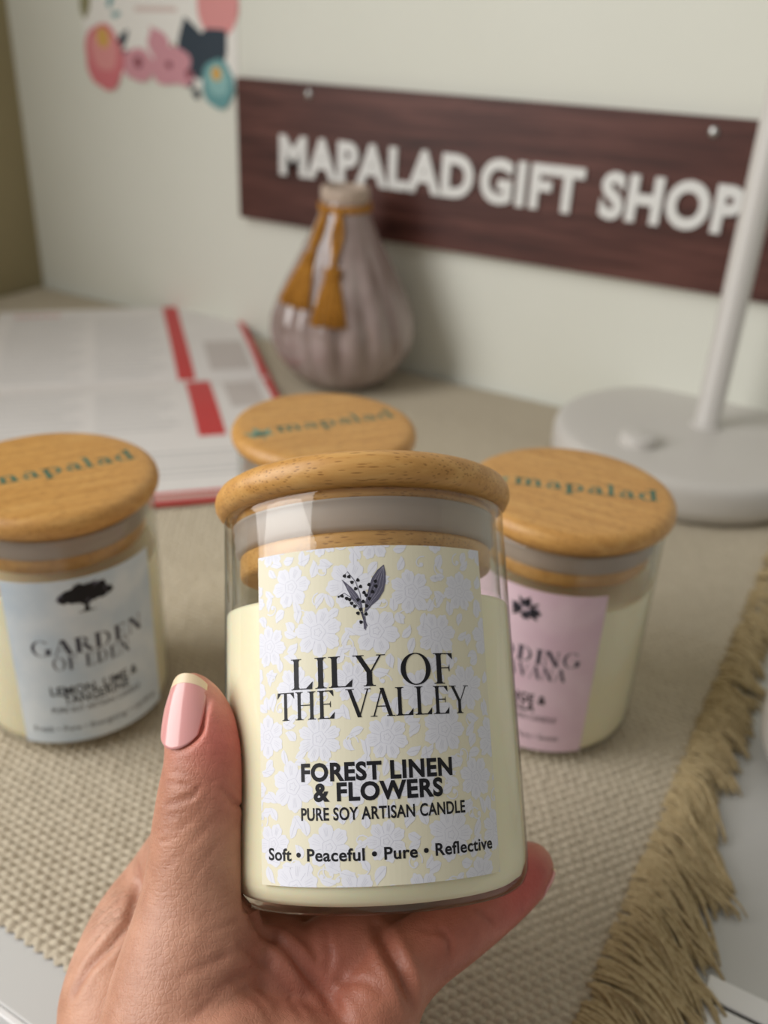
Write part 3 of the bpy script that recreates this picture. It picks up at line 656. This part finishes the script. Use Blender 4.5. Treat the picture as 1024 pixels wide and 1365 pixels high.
# ------------------------------------------------------------------ hand (same local frame as the held candle: x right, y away, z up its axis)
HAND = [
    ('thumb', [(-44.4, -17.1, 50.4, 5.6), (-43.3, -17.2, 46.4, 7.8), (-41.3, -18.7, 39.6, 9.5), (-40.6, -18.3, 33.4, 10.4), (-41.3, -17.6, 26.4, 11.3), (-42.1, -16.9, 19.4, 11.8), (-42.6, -15.9, 10.8, 12.6), (-43.2, -14.8, 2.3, 13.8), (-43.9, -14.5, -7.7, 16.3), (-45.2, -14.8, -18.9, 18.9), (-46.3, -15.6, -32.7, 21.5), ]),
    ('index', [(-65.7, 14.8, -41.5, 18.4), (-69.3, 20.0, -28.6, 17.1), (-67.0, 25.4, -13.1, 14.6), (-62.5, 32.7, -0.8, 11.3), (-49.0, 16.0, 14.0, 10.5), (-42.0, 32.0, 20.0, 10.0), (-22.0, 46.0, 24.0, 9.5), (2.0, 51.0, 27.0, 9.0), (22.0, 45.0, 28.0, 8.0), ]),
    ('middle', [(-50.5, 11.2, -41.1, 19.2), (-49.6, 15.9, -26.7, 15.9), (-30.0, 8.0, -18.0, 12.5), (-22.0, 34.0, -12.0, 11.5), (-8.0, 50.0, 0.0, 10.0), (12.0, 50.0, 9.0, 9.0), (27.0, 42.0, 12.0, 8.0), ]),
    ('ring', [(-20.0, -11.1, -37.0, 14.0), (-17.4, -7.3, -27.1, 13.3), (-13.8, -2.3, -18.6, 12.3), (-8.0, -2.0, -14.5, 12.2), (8.0, 22.0, -13.0, 11.0), (24.0, 40.0, -5.0, 9.5), (36.0, 38.0, 5.0, 8.5), ]),
    ('pinky', [(-10.1, -17.5, -36.9, 12.2), (-3.8, -13.7, -27.5, 11.2), (1.9, -9.7, -19.2, 10.1), (9.6, -4.9, -14.3, 9.2), (18.6, 0.1, -10.2, 8.9), (28.3, 6.0, -5.8, 8.4), (37.7, 13.9, -1.0, 8.1), (42.0, 18.4, 1.4, 6.8), ]),
    ('palm', [(-36.3, -18.3, -35.4, 20.3), (-28.1, -16.9, -37.8, 18.7), (-21.0, -20.3, -41.4, 16.7), ]),
    ('web1', [(-32.7, -6.2, -21.7, 14.5), (-29.7, -0.1, -13.1, 11.3), (-26.0, -8.0, -17.0, 13.0), ]),
    ('wrist', [(-35.7, -22.3, -40.0, 24.8), (-39.4, -29.1, -54.1, 25.9), (-43.7, -37.4, -70.8, 25.0), (-52.7, -44.9, -94.0, 25.9), (-61.7, -54.5, -117.4, 27.3), ]),
    ('wrist2', [(-24.1, -22.5, -40.5, 21.5), (-26.8, -29.3, -54.6, 22.0), (-33.0, -39.9, -70.0, 21.8), (-41.0, -48.8, -92.0, 22.7), ]),
]
CREASES = [
    ([[-48.4, -25.6, 29.9], [-44.1, -28.1, 29.6], [-40.8, -28.7, 28.5]], 0.55, 0.45),
    ([[-49.0, -25.8, 25.0], [-44.7, -28.1, 26.1], [-41.8, -28.7, 26.8], [-40.1, -28.6, 29.4]], 0.6, 0.6),
    ([[-50.4, -22.4, 31.6], [-45.6, -27.3, 32.4], [-40.9, -28.6, 31.1], [-36.6, -27.8, 29.9]], 0.5, 0.3),
    ([[-49.5, -25.8, 19.4], [-44.7, -28.1, 20.0], [-40.9, -28.5, 22.5]], 0.5, 0.28),
    ([[-63.6, 19.0, 12.9], [-49.4, -26.0, 17.1], [-45.3, -28.0, 18.6]], 0.5, 0.3),
    ([[-52.5, -21.1, 22.4], [-48.9, -26.0, 23.3], [-46.0, -27.7, 22.7]], 0.4, 0.2),
    ([[-35.5, -27.1, 28.2], [-33.3, -25.1, 25.1], [-32.0, -23.3, 24.0], [-36.5, 19.5, 20.0]], 0.7, 0.6),
    ([[-65.9, 19.9, 5.9], [-65.8, 16.8, -1.3], [-66.3, 12.1, -7.2], [-71.1, 9.5, -12.4], [-75.7, 8.8, -16.6], [-78.6, 7.7, -21.9]], 1.3, 1.0),
    ([[-28.2, -17.5, -5.7], [-35.4, -28.4, -7.6], [-43.7, -31.7, -10.3]], 0.8, 0.35),
    ([[-25.5, -19.4, -11.2], [-32.6, -27.2, -11.9], [-40.1, -32.1, -14.2]], 0.9, 0.4),
    ([[-28.9, -16.6, -1.1], [-32.9, -24.7, -0.9], [-39.4, -29.2, -2.8]], 0.7, 0.25),
    ([[-36.1, -27.1, 22.8], [-40.9, -28.3, 17.8], [-48.6, -26.7, 10.9]], 0.7, 0.2),
    ([[-32.8, -24.0, 20.6], [-37.4, -27.3, 15.2], [-43.3, -28.1, 7.4]], 0.7, 0.16),
    ([[-30.2, -24.4, -12.1], [-35.7, -30.2, -14.3], [-40.9, -33.8, -18.4]], 0.8, 0.3),
    ([[-29.8, -19.9, -0.9], [-25.9, -15.2, -6.4], [-18.8, -17.4, -12.2], [-12.9, -17.1, -19.2], [-8.8, -23.3, -23.3]], 1.3, 1.5),
    ([[-0.7, -7.8, -6.9], [2.2, -15.7, -11.2], [5.5, -18.8, -17.4], [6.9, -18.5, -21.7]], 1.5, 2.2),
    ([[13.7, -9.6, -6.8], [16.4, -10.8, -10.2], [16.6, -11.2, -13.3]], 0.8, 0.6),
    ([[23.9, -5.2, -4.5], [26.3, -5.0, -6.2], [28.5, -3.9, -8.4]], 0.7, 0.5),
    ([[-11.2, -15.6, -16.7], [-3.8, -19.2, -16.3], [0.1, -21.2, -18.8]], 0.9, 0.4),
    ([[-13.7, -9.9, -6.3], [-12.0, -14.5, -11.6], [-13.3, -15.8, -16.6]], 0.9, 0.5),
    ([[9.3, -10.5, -7.2], [13.5, -10.9, -8.3], [17.0, -9.9, -8.5]], 0.7, 0.3),
    ([[-32.0, -25.1, -6.1], [-27.1, -19.8, -11.2], [-20.8, -19.9, -18.2], [-17.8, -28.2, -21.1]], 0.9, 0.4),
    ([[-33.2, -27.9, -12.7], [-28.0, -25.8, -17.0], [-24.4, -31.2, -20.3]], 0.9, 0.3),
]
BLUSHES = [
    ([-33.4, -24.0, 40.2], 14, (205, 98, 92), 0.85),
    ([-32.1, -23.8, 26.4], 9, (196, 104, 92), 0.5),
    ([-45.1, -23.9, 49.5], 10, (214, 150, 138), 0.6),
    ([-45.9, -27.6, 27.2], 8, (172, 118, 92), 0.6),
    ([-47.6, -27.1, 17.4], 12, (182, 126, 98), 0.45),
    ([-70.2, 10.7, -10.0], 16, (206, 164, 142), 0.5),
    ([-42.7, -29.8, -3.0], 22, (206, 158, 132), 0.4),
    ([-73.7, 4.2, -24.2], 20, (220, 170, 140), 0.6),
    ([-28.8, -22.3, -13.1], 16, (186, 120, 100), 0.5),
    ([-12.1, -15.1, -14.0], 18, (178, 98, 84), 0.7),
    ([16.8, -10.5, -9.7], 16, (180, 96, 80), 0.75),
    ([35.7, 1.8, -2.4], 14, (188, 84, 76), 0.85),
    ([42.0, 8.0, 1.9], 9, (180, 60, 60), 0.7),
    ([1.6, -21.8, -20.9], 14, (176, 110, 84), 0.5),
]

def build_hand():
    tmpl = bmesh.new(); bmesh.ops.create_icosphere(tmpl, subdivisions=3, radius=1)
    tv = np.array([v.co[:] for v in tmpl.verts]); tf = [tuple(v.index for v in f.verts) for f in tmpl.faces]; tmpl.free()
    V, F, nb = [], [], 0
    for name, pts in HAND:
        P = np.array(pts)
        for i in range(len(P) - 1):
            L = np.linalg.norm(P[i + 1, :3] - P[i, :3]); n = max(2, int(L / (.22 * min(P[i, 3], P[i + 1, 3]))))
            for k in range(n + (i == len(P) - 2)):
                t = k / n
                # Catmull-Rom through the joints
                p0, p1, p2, p3 = P[max(i - 1, 0)], P[i], P[i + 1], P[min(i + 2, len(P) - 1)]
                q = .5 * ((2 * p1) + (-p0 + p2) * t + (2 * p0 - 5 * p1 + 4 * p2 - p3) * t * t + (-p0 + 3 * p1 - 3 * p2 + p3) * t ** 3)
                V.append(tv * q[3] + q[:3]); F += [tuple(nb + j for j in f) for f in tf]; nb += len(tv)
    V = np.concatenate(V)
    me = bpy.data.meshes.new('h'); me.from_pydata((V * K).tolist(), [], F)
    o = bpy.data.objects.new('h', me); C.objects.link(o)
    r = o.modifiers.new('r', 'REMESH'); r.mode = 'VOXEL'; r.voxel_size = .0009
    s = o.modifiers.new('s', 'SMOOTH'); s.factor = .6; s.iterations = 14
    bpy.context.view_layer.update()
    out = bpy.data.meshes.new_from_object(o.evaluated_get(bpy.context.evaluated_depsgraph_get()))
    bpy.data.objects.remove(o); bpy.data.meshes.remove(me)
    return out
hm = build_hand()
N = len(hm.vertices); P = np.empty(N * 3); hm.vertices.foreach_get('co', P); P = P.reshape(-1, 3) / K
def press(P):                                   # flesh flattens where it meets the glass
    r = np.hypot(P[:, 0], P[:, 1]); ins = (P[:, 2] > -.25) & (r < 38.75)
    rad = 38.75 - r; dn = P[:, 2] + .25
    out = ins & (rad <= dn); k = 38.75 / np.maximum(r, 1e-3)
    P[out, 0] *= k[out]; P[out, 1] *= k[out]
    d = ins & ~out; P[d, 2] = -.25
    return P
P = press(P)
def normals(P):
    hm.vertices.foreach_set('co', (P * K).ravel()); hm.update()
    n = np.empty(N * 3, np.float32); hm.vertex_normals.foreach_get('vector', n); return n.reshape(-1, 3).astype(float)
def seg_dist(P, line):
    L = np.array(line, float); best = np.full(len(P), 1e9); tt = np.zeros(len(P)); tot = len(L) - 1
    for i in range(tot):
        a, b = L[i], L[i + 1]; ab = b - a; t = np.clip(((P - a) @ ab) / (ab @ ab), 0, 1)
        d = np.linalg.norm(P - (a + t[:, None] * ab), axis=1); m = d < best; best[m] = d[m]; tt[m] = (i + t[m]) / tot
    return best, tt
Nn = normals(P)
for line, w, dep in CREASES:
    d, t = seg_dist(P, line); fade = np.sin(np.pi * np.clip(t, .04, .96)) ** .5
    P -= Nn * (dep * fade * np.exp(-(d / w) ** 2) - .35 * dep * fade * np.exp(-((d - 2.2 * w) / w) ** 2))[:, None]
P = press(P)
Nn = normals(P)
col = np.tile(np.array(lin((196, 146, 122))), (N, 1))
for (c, rad, rgb, amt) in BLUSHES:
    d = np.linalg.norm((P - np.array(c)) , axis=1); w = (amt * np.exp(-(d / rad) ** 2))[:, None]
    col = col * (1 - w) + np.array(lin(rgb)) * w
for line, w, dep in CREASES:
    d, t = seg_dist(P, line); ww = (.35 * min(1, dep / .5) * np.exp(-(d / (w * .9)) ** 2))[:, None]
    col = col * (1 - ww) + np.array(lin((150, 84, 66))) * ww
at = hm.color_attributes.new('skin_tone', 'FLOAT_COLOR', 'POINT')
at.data.foreach_set('color', np.concatenate([col, np.ones((N, 1))], 1).astype(np.float32).ravel())
hm.shade_smooth()
SKIN = mat('skin', (196, 146, 122), .46, .45, sss=.12); t = NT(SKIN)
SKIN.node_tree.nodes['Principled BSDF'].inputs['Subsurface Scale'].default_value = .003
ca = t.n('ShaderNodeVertexColor', layer_name='skin_tone')
n1 = t.n('ShaderNodeTexNoise', i_Scale=160.0, i_Detail=4.0); cc = t.coords(); t.l(cc, 0, n1, 0)
r1 = t.ramp(n1, 0, [(.3, (.84, .78, .76)), (.7, (1.05, 1.04, 1.04))])
mx = t.mix(None, 0, ca, 0, r1, 0, 'MULTIPLY', 1); t.l(mx, 2, t.p, 'Base Color')
vo = t.n('ShaderNodeTexVoronoi', feature='DISTANCE_TO_EDGE', i_Scale=1.0); t.l(t.coords((900, 900, 520)), 0, vo, 0)
rv = t.ramp(vo, 0, [(0, (0, 0, 0)), (.16, (1, 1, 1))])
n2 = t.n('ShaderNodeTexNoise', i_Scale=1.0, i_Detail=3.0); t.l(t.coords((420, 420, 1500)), 0, n2, 0)
b1 = t.bump(rv, 0, .22, .0002); b2 = t.bump(n2, 0, .45, .0003, b1); t.l(b2, 0, t.p, 'Normal')
hand = link('hand', hm, SKIN); hand.matrix_world = MF
tag(hand, 'left hand reaching up from below and holding the candle jar', 'hand')
hand.data.name = 'hand'
# nails: patches laid on the finger, standing a little proud
hb = BVHTree.FromPolygons([Vector(p) for p in P], [tuple(p.vertices) for p in hm.polygons])
NAIL = mat('nail', (226, 160, 158), .22, .5, sss=.1, coat=.4); t = NT(NAIL)
TIP = mat('nail_free_edge', (236, 212, 178), .35)
def nail(Cn, A, Nv, W, L, name='thumbnail', label=None, tip=True):
    A = Vector(A).normalized(); Nv = Vector(Nv); Nv = (Nv - A * Nv.dot(A)).normalized(); B = A.cross(Nv); Cn = Vector(Cn)
    vs_, ds = [], []
    for v in np.linspace(-1, .45, 12):              # the skin's own profile under the nail's middle line
        hit = hb.ray_cast(Cn + A * (v * L / 2) + Nv * 20, -Nv, 40)
        if hit[0] is not None: vs_.append(v); ds.append((hit[0] - Cn).dot(Nv))
    co = np.polyfit(vs_, ds, 1)
    prof = lambda v: float(np.polyval(co, v)) - .55 * max(0, v) ** 2 - .25 * v * v
    fm = math.radians(52); R = W / 2 / math.sin(fm)
    # the skin under the plate is pressed down, leaving a fold along its sides
    co_ = np.empty(N * 3); hand.data.vertices.foreach_get('co', co_); Q = co_.reshape(-1, 3) / K; D = Q - np.array(Cn)
    a_, b_, n_ = D @ np.array(A) / (L / 2), D @ np.array(B), D @ np.array(Nv)
    m_ = (a_ > -1.3) & (a_ < 1.3) & (np.abs(b_) < W / 2 * 1.4) & (n_ > 0) & (np.abs(D).max(1) < 20)
    am, bm_ = a_[m_], b_[m_]
    sf = np.array([prof(v) for v in am]) + .32 - R * (1 - np.sqrt(1 - np.clip(bm_ / R, -.95, .95) ** 2)) - .7
    fade = lambda x, e0, e1: np.clip((e1 - x) / (e1 - e0), 0, 1) ** 2 * (3 - 2 * np.clip((e1 - x) / (e1 - e0), 0, 1))
    rr_ = np.sqrt((bm_ / (W / 2)) ** 2 + (np.maximum(0, -am - .45) / .55) ** 2)
    wgt = fade(rr_, .92, 1.36) * fade(am, 1.05, 1.3)
    Q[m_] -= (np.maximum(0, n_[m_] - sf) * wgt)[:, None] * np.array(Nv)
    hand.data.vertices.foreach_set('co', (Q * K).ravel()); hand.data.update()
    def patch(nm, v0, v1, mt, lift, par, w0=1.0):
        V, F = [], []; nu, nv = 20, 24
        for j in range(nv + 1):
            v = v0 + (v1 - v0) * j / nv
            for i in range(nu + 1):
                u = -1 + 2 * i / nu
                vv = v + .34 * u * u * max(0, -v) - .34 * u * u * max(0, v); k = 1 - .10 * max(0, -v) ** 2 - .10 * max(0, v) ** 2
                V.append(tuple(Cn + A * (vv * L / 2) + B * (R * k * w0 * math.sin(u * fm)) + Nv * (prof(v) + lift - R * k * (1 - math.cos(u * fm)))))
        w = nu + 1
        for j in range(nv):
            for i in range(nu): F.append((j * w + i, j * w + i + 1, (j + 1) * w + i + 1, (j + 1) * w + i))
        o2 = mesh(nm, V, F, mt, par); so = o2.modifiers.new('thick', 'SOLIDIFY'); so.thickness = .0006; so.offset = -1
        return o2
    pl = patch(name, -1, .86, NAIL, .32, hand)
    if label: pl['label'] = label
    patch('free_edge', .78, 1.05, TIP, .36, pl, 1.0)
nail((-43.0, -15.5, 46.4), (-.03, .0, 1), (-.32, -.94, .10), 11.2, 17.5, 'thumbnail', 'pink thumbnail with a pale free edge')
nail((41.5, 16.0, 2.0), (.62, .55, .56), (.62, .10, -.72), 8.0, 9.5, 'fingernail')
# fine pale hairs on the back of the hand beside the thumb
HAIR = mat('fine_hair', (226, 196, 172), .5)
V, F = [], []; n_ = 0
for tri in range(4000):
    a = random.random()
    q = Vector((-73 + 6 * a + random.uniform(-6, 6), 21 - 9 * a + random.uniform(-5, 3), 0 - 9 * a + random.uniform(-5, 5)))
    hit = hb.find_nearest(q)
    if hit[0] is None or hit[1].y > .1: continue
    p0, nn = hit[0], hit[1]; d = Vector((-.75, 0, -.55 + random.uniform(-.3, .5))); d = (d - nn * d.dot(nn)).normalized(); Lh = random.uniform(2.4, 4.4)
    tube(V, F, [p0 + d * (Lh * t_) + nn * (.9 * t_ * (1 - .6 * t_)) + Vector((0, 0, -.5 * t_ * t_)) for t_ in (0, .3, .65, 1)], [.04, .035, .028, .01], 3)
    n_ += 1
    if n_ > 110: break
o = mesh('fine_hair', V, F, HAIR, hand); o['kind'] = 'stuff'
